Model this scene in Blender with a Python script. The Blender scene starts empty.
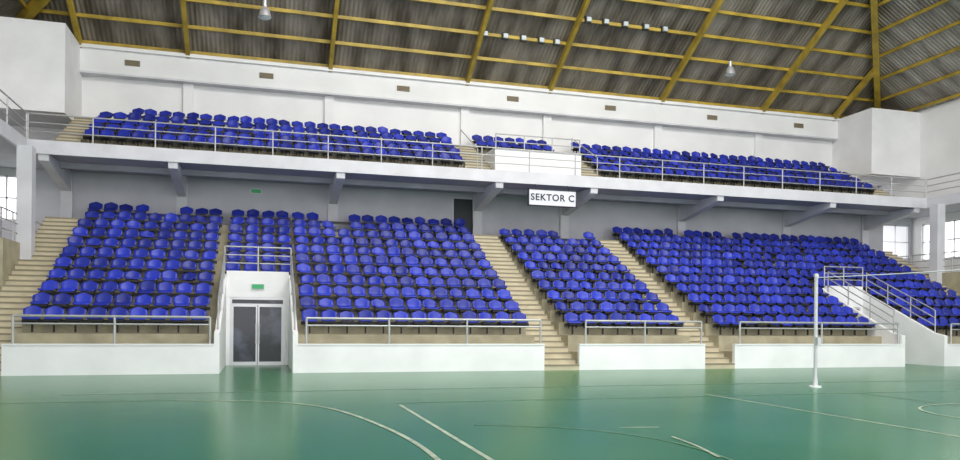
import bpy, math, random
from mathutils import Matrix, Vector
random.seed(7)
scene = bpy.context.scene
scene.view_settings.view_transform = 'Standard'

# ------------------------------------------------------------------ materials
def mat(name, col, rough=0.6, metal=0.0, var=0.0, scale=2.0, stretch=(1,1,1), col2=None,
        bump=0.0, wave=None, island=0.0, spec=0.5, emit=0.0, nlo=0.35, nhi=0.65):
    m = bpy.data.materials.new(name); m.use_nodes = True
    nt = m.node_tree; b = nt.nodes['Principled BSDF']
    b.inputs['Base Color'].default_value = (*col, 1)
    b.inputs['Roughness'].default_value = rough
    b.inputs['Metallic'].default_value = metal
    b.inputs['Specular IOR Level'].default_value = spec
    if emit > 0:
        b.inputs['Emission Color'].default_value = (*col, 1)
        b.inputs['Emission Strength'].default_value = emit
    src = None
    tc = nt.nodes.new('ShaderNodeTexCoord')
    mp = nt.nodes.new('ShaderNodeMapping'); mp.inputs['Scale'].default_value = stretch
    nt.links.new(tc.outputs['Object'], mp.inputs['Vector'])
    if var > 0 or col2:
        n = nt.nodes.new('ShaderNodeTexNoise'); n.inputs['Scale'].default_value = scale
        n.inputs['Detail'].default_value = 5
        nt.links.new(mp.outputs['Vector'], n.inputs['Vector'])
        r = nt.nodes.new('ShaderNodeMapRange')
        r.inputs['From Min'].default_value = nlo; r.inputs['From Max'].default_value = nhi
        nt.links.new(n.outputs['Fac'], r.inputs['Value'])
        mx = nt.nodes.new('ShaderNodeMix'); mx.data_type = 'RGBA'
        c2 = col2 if col2 else tuple(c*(1-var) for c in col)
        mx.inputs['A'].default_value = (*col, 1); mx.inputs['B'].default_value = (*c2, 1)
        nt.links.new(r.outputs['Result'], mx.inputs['Factor'])
        src = mx.outputs['Result']
    if island > 0:
        g = nt.nodes.new('ShaderNodeNewGeometry')
        r = nt.nodes.new('ShaderNodeMapRange')
        r.inputs['To Min'].default_value = 1-island; r.inputs['To Max'].default_value = 1+island
        nt.links.new(g.outputs['Random Per Island'], r.inputs['Value'])
        hs = nt.nodes.new('ShaderNodeHueSaturation'); hs.inputs['Color'].default_value = (*col, 1)
        if src: nt.links.new(src, hs.inputs['Color'])
        nt.links.new(r.outputs['Result'], hs.inputs['Value'])
        src = hs.outputs['Color']
    if src: nt.links.new(src, b.inputs['Base Color'])
    if wave:
        w = nt.nodes.new('ShaderNodeTexWave'); w.bands_direction = wave[0]
        w.inputs['Scale'].default_value = wave[1]
        nt.links.new(tc.outputs['Object'], w.inputs['Vector'])
        bp = nt.nodes.new('ShaderNodeBump'); bp.inputs['Strength'].default_value = wave[2]
        bp.inputs['Distance'].default_value = 0.04
        nt.links.new(w.outputs['Fac'], bp.inputs['Height'])
        nt.links.new(bp.outputs['Normal'], b.inputs['Normal'])
    elif bump > 0:
        n = nt.nodes.new('ShaderNodeTexNoise'); n.inputs['Scale'].default_value = 1.3
        nt.links.new(mp.outputs['Vector'], n.inputs['Vector'])
        bp = nt.nodes.new('ShaderNodeBump'); bp.inputs['Strength'].default_value = bump
        bp.inputs['Distance'].default_value = 0.01
        nt.links.new(n.outputs['Fac'], bp.inputs['Height'])
        nt.links.new(bp.outputs['Normal'], b.inputs['Normal'])
    return m

M_white = mat('white_paint', (0.86,0.86,0.87), 0.6, var=0.10, scale=0.8)
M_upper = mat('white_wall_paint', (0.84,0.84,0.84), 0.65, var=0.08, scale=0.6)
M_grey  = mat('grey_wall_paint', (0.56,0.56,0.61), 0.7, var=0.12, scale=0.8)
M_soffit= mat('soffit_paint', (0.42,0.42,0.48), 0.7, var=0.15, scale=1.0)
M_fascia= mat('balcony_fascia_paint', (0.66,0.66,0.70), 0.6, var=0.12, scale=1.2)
M_beige = mat('beige_terrace', (0.42,0.38,0.26), 0.65, var=0.3, scale=1.5)
M_step  = mat('beige_step', (0.56,0.50,0.35), 0.6, var=0.15, scale=2.5)
M_nosing= mat('step_nosing', (0.26,0.23,0.16), 0.6, var=0.1)
M_blue  = mat('blue_plastic', (0.016,0.030,0.33), 0.40, island=0.38, spec=0.4)
M_black = mat('black_steel', (0.012,0.012,0.014), 0.5, var=0.1)
M_rail  = mat('galvanised_rail', (0.50,0.50,0.50), 0.35, metal=0.4, var=0.15)
M_court = mat('green_court', (0.022,0.150,0.050), 0.23, col2=(0.042,0.19,0.078), scale=0.45, bump=0.35, nlo=0.3, nhi=0.7, spec=0.32)
M_line  = mat('court_line_paint', (0.50,0.58,0.42), 0.35, var=0.45, scale=6)
M_line2 = mat('faded_line_paint', (0.12,0.28,0.15), 0.35, var=0.4, scale=6)
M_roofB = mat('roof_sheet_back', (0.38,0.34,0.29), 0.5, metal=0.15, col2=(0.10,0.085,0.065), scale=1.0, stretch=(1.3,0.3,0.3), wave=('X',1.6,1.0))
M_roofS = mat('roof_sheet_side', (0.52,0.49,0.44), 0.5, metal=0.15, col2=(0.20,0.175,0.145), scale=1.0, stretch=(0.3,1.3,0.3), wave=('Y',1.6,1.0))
M_yel   = mat('yellow_steel', (0.50,0.35,0.045), 0.5, var=0.4, scale=1.5)
M_brown = mat('brown_vent', (0.20,0.15,0.08), 0.7, var=0.1)
M_glass = mat('dark_door_glass', (0.015,0.02,0.03), 0.10, col2=(0.07,0.08,0.12), scale=1.1, spec=0.5, nlo=0.5,nhi=0.62)
M_alu   = mat('aluminium_frame', (0.62,0.62,0.64), 0.35, metal=0.5, var=0.05)
M_dark  = mat('dark_door_paint', (0.03,0.035,0.04), 0.6, var=0.1)
M_green = mat('exit_sign_green', (0.04,0.32,0.12), 0.5, emit=0.15)
M_lamp  = mat('lamp_lens', (0.50,0.56,0.58), 0.3, var=0.05)
M_sign  = mat('sign_board_white', (0.72,0.73,0.80), 0.5, var=0.05)
M_ink   = mat('sign_lettering', (0.03,0.03,0.04), 0.6, var=0.1)

# ------------------------------------------------------------------ mesh builder
class MB:
    def __init__(s): s.v=[]; s.f=[]; s.m=[]; s.mats=[]; s.smooth=[]
    def mi(s,m):
        if m not in s.mats: s.mats.append(m)
        return s.mats.index(m)
    def add(s, vs, fs, m, smooth=False):
        o=len(s.v); s.v+= [tuple(p) for p in vs]; k=s.mi(m)
        for f in fs: s.f.append(tuple(i+o for i in f)); s.m.append(k); s.smooth.append(smooth)
    def box(s,x0,x1,y0,y1,z0,z1,m):
        vs=[(x0,y0,z0),(x1,y0,z0),(x1,y1,z0),(x0,y1,z0),(x0,y0,z1),(x1,y0,z1),(x1,y1,z1),(x0,y1,z1)]
        s.add(vs,[(0,3,2,1),(4,5,6,7),(0,1,5,4),(1,2,6,5),(2,3,7,6),(3,0,4,7)],m)
    def prism(s,x0,x1,yz,m):
        n=len(yz); vs=[(x0,y,z) for y,z in yz]+[(x1,y,z) for y,z in yz]
        fs=[tuple(range(n)),tuple(reversed(range(n,2*n)))]
        fs+=[(i,i+n,(i+1)%n+n,(i+1)%n) for i in range(n)]
        s.add(vs,fs,m)
    def tube(s,p,q,r,m,n=8,r2=None):
        p=Vector(p); q=Vector(q); d=(q-p).normalized()
        a=d.orthogonal().normalized(); b=d.cross(a); r2=r if r2 is None else r2
        vs=[]
        for c,rr in((p,r),(q,r2)):
            for i in range(n):
                t=2*math.pi*i/n; vs.append(c+(a*math.cos(t)+b*math.sin(t))*rr)
        fs=[(i,(i+1)%n,(i+1)%n+n,i+n) for i in range(n)]
        s.add(vs,fs,m,True)
        s.add(vs,[tuple(reversed(range(n))),tuple(range(n,2*n))],m)
    def beam(s,p,q,w,h,m,up=Vector((0,0,1))):
        p=Vector(p); q=Vector(q); d=(q-p).normalized(); a=d.cross(up).normalized(); b=a.cross(d)
        vs=[]
        for c in(p,q):
            for i,j in((-1,-1),(1,-1),(1,1),(-1,1)): vs.append(c+a*(i*w/2)+b*(j*h/2))
        s.add(vs,[(0,1,2,3),(7,6,5,4),(0,4,5,1),(1,5,6,2),(2,6,7,3),(3,7,4,0)],m)
    def obj(s,name,parent=None):
        me=bpy.data.meshes.new(name); me.from_pydata(s.v,[],s.f)
        for m in s.mats: me.materials.append(m)
        me.polygons.foreach_set('material_index',s.m)
        me.polygons.foreach_set('use_smooth',s.smooth)
        me.update()
        import bmesh
        bm=bmesh.new(); bm.from_mesh(me); bmesh.ops.recalc_face_normals(bm,faces=bm.faces); bm.to_mesh(me); bm.free()
        o=bpy.data.objects.new(name,me); scene.collection.objects.link(o)
        if parent: o.parent=parent
        return o
def empty(name):
    e=bpy.data.objects.new(name,None); scene.collection.objects.link(e); return e

# ------------------------------------------------------------------ dimensions
YW=23.6; Y0=24.6; P=0.86; Z0=1.15; R=0.435; NR=11
WX0,WX1=-11.0,35.2; YB=34.5; YU=37.0
ZS0,ZS1=7.6,8.0
bays=[-7.7,-3.3,3.0,9.7,14.1,20.5,26.8,31.6]
slots=[(-1.2,0.9),(23.8,25.7)]
aisles=[(-8.1,-6.85),(9.0,10.25),(15.05,16.25),(31.0,32.25)]

# ------------------------------------------------------------------ floor + lines
b=MB(); b.box(-30,50,-14,37.3,-0.2,0,M_court); b.obj('floor')
def strip(b,pts,w,m,z=0.004):
    for i in range(len(pts)-1):
        (x0,y0),(x1,y1)=pts[i],pts[i+1]; L=math.hypot(x1-x0,y1-y0)
        nx,ny=-(y1-y0)/L*w/2,(x1-x0)/L*w/2
        ex,ey=(x1-x0)/L*w*0.1,(y1-y0)/L*w*0.1
        b.add([(x0+nx-ex,y0+ny-ey,z),(x0-nx-ex,y0-ny-ey,z),(x1-nx+ex,y1-ny+ey,z),(x1+nx+ex,y1+ny+ey,z)],[(0,1,2,3)],m)
def spl(pts,n=8):
    out=[]
    for i in range(len(pts)-1):
        p0=pts[max(i-1,0)];p1=pts[i];p2=pts[i+1];p3=pts[min(i+2,len(pts)-1)]
        for k in range(n):
            t=k/n
            out.append(tuple(0.5*((2*p1[j])+(-p0[j]+p2[j])*t+(2*p0[j]-5*p1[j]+4*p2[j]-p3[j])*t*t+(-p0[j]+3*p1[j]-3*p2[j]+p3[j])*t**3) for j in(0,1)))
    out.append(pts[-1]); return out
b=MB()
strip(b,[(2.55,14.4),(2.65,-6)],0.07,M_line)
strip(b,[(9.7,15.2),(9.8,-6)],0.06,M_line,0.005)
strip(b,spl([(-1.6,16.05),(0,15.5),(1.15,14.2),(1.8,11.4),(1.98,8.7),(1.7,6)]),0.075,M_line,0.006)
strip(b,[(2.5,14.75),(24,14.75)],0.06,M_line2)
strip(b,[(-8,16.2),(-1.6,16.05)],0.05,M_line2,0.005)
strip(b,[(-4,17.6),(27,17.6)],0.06,M_line2)
strip(b,[(13.5,14.7),(13.5,5)],0.05,M_line2,0.007)
strip(b,[(-7.5,20.0),(-2.2,8.0)],0.06,M_line2,0.007)
strip(b,spl([(3.2,11.4),(4.4,10.8),(5.2,9.7),(5.4,8.6),(5.3,7.5)]),0.05,M_line2,0.006)
strip(b,spl([(5.6,9.6),(5.5,8.8),(5.3,8.0)]),0.05,M_line,0.008)
strip(b,[(5.3,10.6),(5.9,10.5)],0.05,M_line,0.008)
strip(b,[(13.5+1.8*math.cos(t*math.pi/24),10.5+1.8*math.sin(t*math.pi/24)) for t in range(49)],0.05,M_line,0.008)
b.obj('court_marking')

# ------------------------------------------------------------------ lower grandstand
gs=empty('grandstand')
b=MB()
def sub(ranges,cuts):
    out=[]
    for a,c in ranges:
        segs=[(a,c)]
        for u,v in cuts:
            ns=[]
            for p,q in segs:
                if v<=p or u>=q: ns.append((p,q)); continue
                if u>p: ns.append((p,u))
                if v<q: ns.append((v,q))
            segs=ns
        out+=segs
    return out
full=[(-6.85,9.0),(10.25,15.05),(16.25,31.0)]
scut=[(u-0.15,v+0.15) for u,v in slots]
lowr=sub(full,scut)
YE=YB-0.005
for a,c in lowr: b.box(a,c,YW+0.15,Y0,0,0.6,M_beige)
for i in range(NR):
    y=Y0+P*i; y1=y+P if i<NR-1 else YE; z=Z0+R*i
    for a,c in (lowr if y+0.05<28.0 else full): b.box(a,c,y,y1,0,z,M_beige)
ZT=Z0+R*(NR-1); YT=Y0+P*(NR-1)
for a,c in aisles: b.box(a,c,YT,YE,0,ZT,M_beige)
b.obj('terrace',gs)
b=MB(); n=29
for a,c in aisles:
    for k in range(n):
        y=YW+(YT-YW)*k/n; y1=YW+(YT-YW)*(k+1)/n; z=ZT*(k+1)/n
        b.box(a,c,y,y1,0,z,M_step); b.box(a,c,y-0.012,y+0.03,z-0.05,z+0.004,M_nosing)
b.obj('aisle_steps',gs)
b=MB()
for a,c in lowr: 
    b.box(a,c,YW,YW+0.15,0,0.84,M_white); b.box(a,c,YW-0.02,YW+0.19,0.84,0.88,M_white)
for u,v in slots:
    for x0,x1 in((u-0.15,u),(v,v+0.15)):
        b.prism(x0,x1,[(YW,0),(28.03,0),(28.03,3.2),(27.7,3.0),(YW+0.5,1.3),(YW,1.2)],M_white)
    b.box(u,v,27.83,28.03,2.38,3.3,M_white)
    b.box(u,u+0.12,27.83,28.03,0,2.38,M_white); b.box(v-0.12,v,27.83,28.03,0,2.38,M_white)
b.obj('front_parapet',gs)
b=MB()
b.box(-10.99,-8.11,28,YE,0,4.2,M_beige); b.box(32.26,35.19,28,YE,0,4.2,M_beige)
b.obj('side_landing',gs)

def door(u,v,name):
    e=empty(name); x0,x1=u+0.12,v-0.12; y=27.9; b=MB()
    f=0.07
    b.box(x0,x0+f,y-0.05,y+0.05,0,2.38,M_alu); b.box(x1-f,x1,y-0.05,y+0.05,0,2.38,M_alu)
    b.box(x0+f,x1-f,y-0.05,y+0.05,2.3,2.38,M_alu)
    xm=(x0+x1)/2
    b.box(x0+f,x1-f,y-0.04,y+0.04,2.12,2.16,M_alu)
    for p,q in((x0+f,xm-0.01),(xm+0.01,x1-f)):
        b.box(p,p+0.05,y-0.03,y+0.03,0,2.12,M_alu); b.box(q-0.05,q,y-0.03,y+0.03,0,2.12,M_alu)
        b.box(p+0.05,q-0.05,y-0.03,y+0.03,0,0.12,M_alu); b.box(p+0.05,q-0.05,y-0.03,y+0.03,2.05,2.12,M_alu)
    b.obj('frame',e)
    b=MB(); b.box(x0+f,x1-f,y,y+0.012,0.02,2.3,M_glass); b.obj('glass',e)
    b=MB()
    for x in(xm-0.06,xm+0.06):
        b.tube((x,y-0.09,0.75),(x,y-0.09,1.45),0.018,M_alu); b.tube((x,y-0.09,0.8),(x,y,0.8),0.012,M_alu); b.tube((x,y-0.09,1.4),(x,y,1.4),0.012,M_alu)
    b.obj('handles',e)
door(*slots[0],'door_1'); door(*slots[1],'door_2')
b=MB(); b.box(-0.35,0.05,27.76,27.81,2.68,2.84,M_green); b.box(-0.37,0.07,27.80,27.829,2.66,2.86,M_alu); b.obj('exit_sign')

# ------------------------------------------------------------------ seats
def shell():
    prof=[(-0.235,0.365,0.205,0.0),(-0.22,0.41,0.235,0.005),(-0.12,0.425,0.255,0.025),(0.0,0.41,0.255,0.04),(0.10,0.405,0.25,0.05),
          (0.165,0.44,0.245,0.06),(0.195,0.52,0.252,0.065),(0.215,0.60,0.258,0.06),(0.232,0.68,0.245,0.05),(0.243,0.735,0.212,0.035),(0.25,0.775,0.16,0.02),(0.255,0.80,0.085,0.008)]
    prof=[(y,0.40+(z-0.365)*0.86,w,c) for y,z,w,c in prof]
    nv=6; vs=[];fs=[]
    N=len(prof); nrm=[]
    for i in range(N):
        a=prof[max(i-1,0)];c=prof[min(i+1,N-1)]
        dy,dz=c[0]-a[0],c[1]-a[1];L=math.hypot(dy,dz); nrm.append((-dz/L,dy/L))
    for layer in(0,1):
        for i,(y,z,w,cu) in enumerate(prof):
            for j in range(nv+1):
                t=-1+2*j/nv; off=cu*t*t*1.1 - layer*0.014
                dz=-0.03*(abs(t)**2)*(1 if i>=N-3 else 0)
                vs.append((w*t,y+nrm[i][0]*off,z+nrm[i][1]*off+dz))
    K=N*(nv+1)
    for i in range(N-1):
        for j in range(nv):
            a=i*(nv+1)+j; fs.append((a,a+1,a+nv+2,a+nv+1)); fs.append((a+K,a+nv+1+K,a+nv+2+K,a+1+K))
    for i in range(N-1):
        for j in(0,nv):
            a=i*(nv+1)+j; c=a+nv+1; fs.append((a,c,c+K,a+K))
    for j in range(nv):
        for i in(0,N-1):
            a=i*(nv+1)+j; fs.append((a,a+1,a+1+K,a+K))
    return vs,fs
SV,SF=shell()
def chair(b,x,y,z,rot,tilt=0):
    c,s=math.cos(rot),math.sin(rot); ct,st=math.cos(tilt),math.sin(tilt)
    def T(p):
        px,py,pz=p; pz-=0.4; py,pz=py*ct-pz*st,py*st+pz*ct; pz+=0.4
        return (x+px*c-py*s,y+px*s+py*c,z+pz)
    b.add([T(p) for p in SV],SF,M_blue,True)
    for dx in(-0.16,0.16):
        b.beam((x+dx,y-0.19,z+0.395),(x+dx,y+0.15,z+0.385),0.035,0.04,M_black)
        b.beam((x+dx,y-0.17,z+0.38),(x+dx*0.9,y+0.05,z+0.22),0.03,0.03,M_black)
    b.box(x-0.2,x+0.2,y-0.2,y-0.17,z+0.33,z+0.40,M_black)
    b.box(x-0.025,x+0.025,y+0.0,y+0.05,z,z+0.36,M_black)
def block(name,rows,x0,x1,yf,zf,skip=()):
    b=MB(); n=round((x1-x0)/0.575); pitch=(x1-x0)/n
    for i in rows:
        y,z=yf(i),zf(i); off=random.uniform(-0.08,0.08)
        b.box(x0,x1,y+0.0,y+0.06,z+0.27,z+0.38,M_black)
        for k in range(n):
            if (i,k) in skip: continue
            x=x0+pitch*(k+0.5)+off*0.5
            chair(b,x,y,z,random.gauss(0,0.11),random.gauss(0.0,0.06))
    return b.obj(name)
ly=lambda i:Y0+P*i+0.42
lz=lambda i:Z0+R*i+0.03
A=range(NR)
block('stadium_seating',A,-6.75,-1.6,ly,lz,{(10,4),(10,5)})
block('stadium_seating',range(4,NR),-1.32,1.12,ly,lz)
block('stadium_seating',A,1.2,8.95,ly,lz,{(10,2),(10,3),(9,3)})
block('stadium_seating',range(NR-1),10.3,15.0,ly,lz,{(9,5),(9,6)})
block('stadium_seating',A,16.3,23.55,ly,lz,{(10,6),(10,11)})
block('stadium_seating',range(4,NR),23.7,25.85,ly,lz)
block('stadium_seating',A,26.0,30.9,ly,lz)
uy=lambda j:32.2+0.85*j+0.42
uz=lambda j:8.28+0.45*j
block('balcony_seating',range(5),-6.75,8.6,uy,uz,{(4,0),(4,1)})
block('balcony_seating',range(3,5),9.85,13.85,uy,uz)
block('balcony_seating',range(5),15.1,30.8,uy,uz)

# ------------------------------------------------------------------ balcony
bal=empty('balcony')
b=MB()
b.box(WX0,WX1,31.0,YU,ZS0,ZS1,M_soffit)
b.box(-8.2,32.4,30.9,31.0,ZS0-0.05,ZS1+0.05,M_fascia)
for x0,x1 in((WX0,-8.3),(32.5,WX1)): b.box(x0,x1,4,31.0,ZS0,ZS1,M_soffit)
b.box(-8.3,-8.2,4,31.0,ZS0-0.05,ZS1+0.05,M_fascia); b.box(32.4,32.5,4,31.0,ZS0-0.05,ZS1+0.05,M_fascia)
b.obj('slab',bal)
b=MB()
for j in range(5):
    y=32.2+0.85*j; y1=y+0.85 if j<4 else YU; z=8.25+0.45*j
    rr=[(-6.85,8.65),(15.05,30.9)]+([(9.8,13.9)] if j>=3 else [])
    for a,c in rr: b.box(a,c,y,y1,ZS1,z,M_beige)
for a,c in((-7.7,-6.85),(8.65,9.8),(13.9,15.05),(30.9,31.9)):
    for k in range(10):
        y=32.0+0.39*k; y1=y+0.39 if k<9 else YU
        b.box(a,c,y,y1,ZS1,ZS1+0.205*(k+1),M_step); b.box(a,c,y-0.01,y+0.03,ZS1+0.205*(k+1)-0.05,ZS1+0.205*(k+1)+0.004,M_nosing)
b.obj('upper_terrace',bal)
b=MB()
b.box(9.8,13.9,32.0,32.15,ZS1,9.2,M_white); b.box(9.8,9.95,32.15,34.7,ZS1,9.3,M_white); b.box(13.75,13.9,32.15,34.7,ZS1,9.3,M_white)
b.box(9.75,13.95,31.95,32.2,9.2,9.25,M_white)
b.obj('upper_parapet',bal)
b=MB()
for x in bays[1:-1]+[-7.7,31.9]:
    b.prism(x-0.17,x+0.17,[(30.95,ZS0-0.02),(YB,ZS0-0.02),(YB,6.75),(31.0,ZS0-0.28)],M_fascia)
    b.box(x-0.22,x+0.22,YB-0.12,YB,ZT,ZS0,M_fascia)
b.box(-8.1,32.3,32.6,32.85,ZS0-0.22,ZS0,M_soffit)
for x in(-8.0,32.2): b.box(x-0.24,x+0.24,29.8,30.28,0,ZS0,M_fascia)
for x in(-8.25,32.45):
    for y in(22,14): b.box(x-0.24,x+0.24,y-0.24,y+0.24,0,ZS0,M_fascia)
b.obj('brackets',bal)

# ------------------------------------------------------------------ walls
def wallY(b,x0,x1,y0,y1,z0,z1,m,holes=()):
    xs=x0
    for (a,c,h0,h1) in sorted(holes):
        if a>xs: b.box(xs,a,y0,y1,z0,z1,m)
        if h0>z0: b.box(a,c,y0,y1,z0,h0,m)
        if h1<z1: b.box(a,c,y0,y1,h1,z1,m)
        xs=c
    b.box(xs,x1,y0,y1,z0,z1,m)
b=MB()
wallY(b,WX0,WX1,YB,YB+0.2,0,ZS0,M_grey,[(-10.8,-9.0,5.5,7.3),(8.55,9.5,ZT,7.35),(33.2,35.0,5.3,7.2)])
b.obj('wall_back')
b=MB()
wallY(b,WX0,WX1,YU,YU+0.3,ZS1,13.6,M_upper,[(32.3,34.6,8.9,10.0)])
for x in bays[1:-1]: b.box(x-0.22,x+0.22,YU-0.18,YU,10.05,12.4,M_upper)
b.box(-7.7,31.9,YU-0.45,YU,12.35,13.35,M_upper); b.box(-7.7,31.9,YU-0.6,YU,13.35,13.5,M_white)
b.box(-7.7,31.9,YU-0.5,YU,12.27,12.35,M_fascia)
for x0,x1 in((WX0,-7.7),(31.9,WX1)):
    b.box(x0,x1,34.0,34.25,10.0,13.45,M_white)
    xi=x1-0.25 if x1==-7.7 else x0
    b.box(xi,xi+0.25,34.25,YU,10.0,13.45,M_white)
    b.box(x0,x1,34.0,YU,9.85,10.0,M_upper)
b.obj('wall_balcony')
def wallX(b,x0,x1,y0,y1,z0,z1,m,holes):
    ys=y0
    for (a,c,h0,h1) in sorted(holes):
        b.box(x0,x1,ys,a,z0,z1,m); b.box(x0,x1,a,c,z0,h0,m); b.box(x0,x1,a,c,h1,z1,m); ys=c
    b.box(x0,x1,ys,y1,z0,z1,m)
wins=[(30.9,33.9,5.2,7.2)]+[(y,y+3.0,4.8,7.2) for y in(6,12,18,24)]
for nm,x0,x1 in(('wall_left',WX0-0.3,WX0),('wall_right',WX1,WX1+0.3)):
    b=MB(); wallX(b,x0,x1,-9.2,YU,0,ZS1,M_upper,wins)
    wallX(b,x0,x1,-9.2,YU,ZS1,13.62,M_upper,[(y,y+4,8.8,10.6) for y in(4,11,18,25)]); b.obj(nm)
def window_frame(name,axis,c,a0,a1,z0,z1,n):
    b=MB(); r=0.03
    for k in range(n+1):
        a=a0+(a1-a0)*k/n
        if axis=='Y': b.box(a-r,a+r,c-r,c+r,z0,z1,M_alu)
        else: b.box(c-r,c+r,a-r,a+r,z0,z1,M_alu)
    for z in(z0+r,(z0+z1)/2,z1-r):
        if axis=='Y': b.box(a0,a1,c-r,c+r,z-r,z+r,M_alu)
        else: b.box(c-r,c+r,a0,a1,z-r,z+r,M_alu)
    b.obj(name)
window_frame('window_1','Y',YB+0.1,-10.8,-9.0,5.5,7.3,2)
window_frame('window_2','Y',YB+0.1,33.2,35.0,5.3,7.2,2)
window_frame('window_3','X',WX1+0.15,30.9,33.9,5.2,7.2,3)
window_frame('window_4','Y',YU+0.15,32.3,34.6,8.9,10.0,3)
b=MB(); b.box(8.55,9.5,YB+0.08,YB+0.14,ZT,7.35,M_dark); b.box(8.5,8.56,YB-0.03,YB+0.05,ZT,7.4,M_fascia); b.box(9.49,9.55,YB-0.03,YB+0.05,ZT,7.4,M_fascia);b.box(8.5,9.55,YB-0.03,YB+0.05,7.34,7.4,M_fascia); b.obj('door_3')
b=MB(); b.box(-0.5,-0.1,YB-0.06,YB-0.003,7.1,7.26,M_green); b.box(-0.53,-0.07,YB-0.03,YB-0.001,7.07,7.29,M_alu); b.obj('exit_sign')
b=MB()
for x in(-5.6,0.1,6.5,12.1,17.5,23.6,29.2):
    b.box(x-0.3,x+0.3,YU-0.48,YU-0.45,12.75,13.0,M_brown)
    for k in range(4): b.box(x-0.32,x+0.32,YU-0.50,YU-0.48,12.76+0.065*k,12.785+0.065*k,M_nosing)
b.obj('wall_vent')

# ------------------------------------------------------------------ railings
def railing(b,p,q,z,h,bars,step,r=0.028):
    p=Vector((*p,0)); q=Vector((*q,0)); L=(q-p).length; n=max(1,round(L/step))
    for k in range(n+1):
        c=p+(q-p)*k/n; b.tube((c.x,c.y,z),(c.x,c.y,z+h),r,M_rail)
    for f in bars: b.tube((p.x,p.y,z+h*f),(q.x,q.y,z+h*f),r if f==1 else r*0.75,M_rail)
for a,c in lowr:
    b=MB(); y=YW+0.07
    railing(b,(a+0.25,y),(c-0.12,y),0.88,0.78,(1,0.72),2.9,0.036); b.obj('parapet_railing')
b=MB()
for u,v in slots:
    railing(b,(u-0.07,27.93),(v+0.07,27.93),3.3,0.85,(1,0.66,0.33),1.1)
    for x in(u-0.07,v+0.07):
        pts=[(YW+0.5,1.3),(25.3,1.87),(26.5,2.44),(27.7,3.0)]
        for (y,z) in pts: b.tube((x,y,z),(x,y,z+0.9),0.025,M_rail)
        for h in(0.9,0.6,0.3): b.tube((x,YW+0.5,1.3+h),(x,27.7,3.0+h),0.025,M_rail)
b.obj('entrance_railing')
b=MB()
railing(b,(-8.2,30.95),(32.4,30.95),ZS1+0.05,0.95,(1,0.66,0.33),2.1)
for x in(-8.25,32.45): railing(b,(x,30.95),(x,5),ZS1+0.05,0.95,(1,0.66,0.33),2.1)
b.obj('balcony_railing')
b=MB()
railing(b,(9.85,32.07),(13.85,32.07),9.25,0.65,(1,0.5),1.3)
for x in(9.0,14.7):
    for k in(0,3): 
        y=32.0+k; b.tube((x,y,ZS1+0.2+0.52*k),(x,y,ZS1+1.15+0.52*k),0.025,M_rail)
    b.tube((x,32,ZS1+1.15),(x,35,ZS1+1.15+1.56),0.025,M_rail)
b.obj('stair_railing')
b=MB()
railing(b,(-11,28.1),(-8.2,28.1),4.2,1.0,(1,0.66,0.33),0.9); railing(b,(-8.2,28.1),(-8.2,33),4.2,1.0,(1,0.66,0.33),1.2)
railing(b,(32.35,28.1),(35.2,28.1),4.2,1.0,(1,0.66,0.33),0.9); railing(b,(32.35,28.1),(32.35,33),4.2,1.0,(1,0.66,0.33),1.2)
b.obj('landing_railing')

# ------------------------------------------------------------------ sign
e=empty('hanging_sign')
b=MB(); b.box(10.95,13.15,30.78,30.85,6.62,7.32,M_sign)
for z0,z1 in((6.60,6.64),(7.30,7.34)): b.box(10.93,13.17,30.75,30.86,z0,z1,M_ink)
for x0,x1 in((10.93,10.97),(13.13,13.17)): b.box(x0,x1,30.75,30.86,6.6,7.34,M_ink)
b.tube((11.3,30.82,7.34),(11.3,30.93,7.6),0.015,M_black); b.tube((12.8,30.82,7.34),(12.8,30.93,7.6),0.015,M_black)
b.obj('board',e)
cu=bpy.data.curves.new('lettering','FONT'); cu.body='SEKTOR C'; cu.size=0.40; cu.extrude=0.004; cu.align_x='CENTER'; cu.align_y='CENTER'; cu.offset=0.008; cu.space_character=1.12
cu.materials.append(M_ink)
o=bpy.data.objects.new('lettering',cu); scene.collection.objects.link(o); o.rotation_euler=(math.pi/2,0,0); o.location=(12.05,30.77,6.97); o.parent=e

# ------------------------------------------------------------------ roof
cx=(WX0+WX1)/2; S=0.6; half=(WX1-WX0)/2; ap=(cx,YU-half,13.55+S*half)
c1=(WX0,YU,13.55); c2=(WX1,YU,13.55); c3=(WX1,YU-2*half,13.55); c4=(WX0,YU-2*half,13.55)
roof=empty('ceiling')
def tri(name,a,c,d,m):
    b=MB(); t=0.08
    b.add([a,c,d,(a[0],a[1],a[2]+t),(c[0],c[1],c[2]+t),(d[0],d[1],d[2]+t)],[(0,1,2),(5,4,3),(0,3,4,1),(1,4,5,2),(2,5,3,0)],m); b.obj(name,roof)
tri('roof_back',c1,c2,ap,M_roofB); tri('roof_right',c2,c3,ap,M_roofS); tri('roof_left',c4,c1,ap,M_roofS)
b=MB()
zr=-0.32
for p in(c1,c2): b.beam((p[0],p[1],p[2]+zr),(ap[0],ap[1],ap[2]+zr),0.3,0.4,M_yel)
for x in bays:
    d=half-abs(x-cx)
    b.beam((x,YU,13.55+zr),(x,YU-d,13.55+zr+S*d),0.18,0.30,M_yel)
for k in range(-3,3):
    y=ap[1]+k*6.4; d=half-abs(y-ap[1])
    b.beam((WX1,y,13.55+zr),(WX1-d,y,13.55+zr+S*d),0.18,0.30,M_yel)
    b.beam((WX0,y,13.55+zr),(WX0+d,y,13.55+zr+S*d),0.18,0.30,M_yel)
d=0.35
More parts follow.
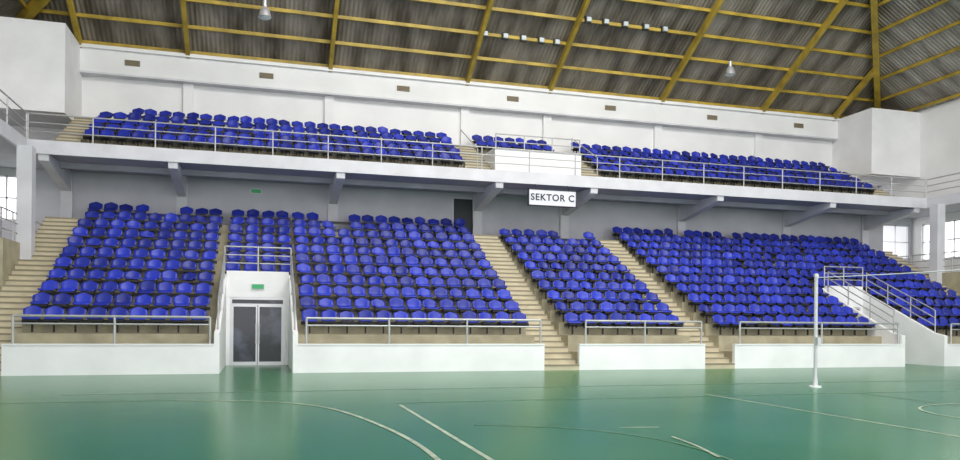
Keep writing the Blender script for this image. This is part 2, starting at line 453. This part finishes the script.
while d<half-0.5:
    z=13.55+S*d-0.12; h=half-d
    b.beam((cx-h,YU-d,z),(cx+h,YU-d,z),0.08,0.15,M_yel)
    b.beam((WX1-d,YU-d,z),(WX1-d,ap[1]-h,z),0.08,0.15,M_yel)
    b.beam((WX0+d,YU-d,z),(WX0+d,ap[1]-h,z),0.08,0.15,M_yel)
    d+=1.2
b.obj('roof_frame',roof)
b=MB()
for x in(9.9,10.9,11.8,12.7,13.5): b.box(x-0.11,x+0.11,34.0,34.1,14.94,15.14,M_lamp); b.box(x-0.15,x+0.15,34.1,34.25,14.9,15.2,M_black); b.tube((x,34.2,15.1),(x,34.2,15.25),0.02,M_black)
for x in(14.6,15.5,16.5,17.6,18.6): b.box(x-0.11,x+0.11,32.8,32.9,15.70,15.90,M_lamp); b.box(x-0.15,x+0.15,32.9,33.05,15.66,15.96,M_black); b.tube((x,33,15.9),(x,33,16.0),0.02,M_black)
b.obj('roof_floodlight')
def highbay(x,y,z,top):
    e=empty('pendant_lamp'); b=MB()
    b.tube((x,y,z+0.35),(x,y,top),0.012,M_black); b.tube((x,y,z+0.2),(x,y,z+0.45),0.09,M_alu,12)
    prof=[(0.09,0.2),(0.17,0.12),(0.22,0.0),(0.25,-0.15),(0.26,-0.22)]
    for (r0,h0),(r1,h1) in zip(prof,prof[1:]): b.tube((x,y,z+h0),(x,y,z+h1),r0,M_alu,14,r1)
    b.obj('housing',e)
    b=MB(); b.tube((x,y,z-0.23),(x,y,z-0.28),0.23,M_lamp,14,0.16); b.obj('lens',e)
highbay(0.0,32.0,14.05,16.45); highbay(23.0,34.0,14.6,15.2)

# ------------------------------------------------------------------ volleyball post
e=empty('volleyball_post'); b=MB(); x,y=13.6,16.3
b.tube((x,y,0.03),(x,y,2.85),0.045,M_fascia,14); b.tube((x,y,0),(x,y,0.04),0.15,M_white,18); b.tube((x,y,0.04),(x,y,0.22),0.06,M_fascia,14)
b.tube((x,y-0.03,2.85),(x,y+0.03,2.85),0.06,M_alu,10); b.box(x-0.05,x+0.05,y-0.14,y-0.045,1.1,1.28,M_alu)
b.obj('pole',e)
e2=empty('volleyball_post'); b=MB(); y2=6.3
b.tube((x,y2,0.03),(x,y2,2.85),0.045,M_fascia,14); b.tube((x,y2,0),(x,y2,0.04),0.15,M_white,18); b.obj('pole',e2)
b=MB(); prev=None
for k in range(13):
    t=k/12; p=(x,y-0.06+(y2-y+0.12)*t,2.80-0.25*t*(1-t))
    if prev: b.tube(prev,p,0.012,M_sign,6)
    prev=p
b.obj('net_rope')

# ------------------------------------------------------------------ light
w=bpy.data.worlds.new('World'); scene.world=w; w.use_nodes=True
bg=w.node_tree.nodes['Background']; bg.inputs[0].default_value=(0.98,0.98,1.0,1); bg.inputs[1].default_value=2.5
def area(name,loc,rot,sx,sy,power,col=(1,1,1)):
    l=bpy.data.lights.new(name,'AREA'); l.shape='RECTANGLE'; l.size=sx; l.size_y=sy; l.energy=power; l.color=col
    o=bpy.data.objects.new(name,l); scene.collection.objects.link(o); o.location=loc; o.rotation_euler=rot; return o
area('added_fill_light',(cx-2,15,20),(math.radians(28),0,0),30,7,5800,(1,0.98,0.95))  # added out-of-view area light to brighten the stand, not a hall fixture

# ------------------------------------------------------------------ camera
cam=bpy.data.cameras.new('Camera'); co=bpy.data.objects.new('Camera',cam); scene.collection.objects.link(co)
cam.sensor_width=36; cam.lens=28.5; cam.shift_y=91/960; cam.clip_end=300
co.matrix_world=Matrix.Translation((0,0,1.62))@Matrix.Rotation(math.radians(-16),4,'Z')@Matrix.Rotation(math.radians(90),4,'X')@Matrix.Rotation(math.radians(0.5),4,'Z')
scene.camera=co
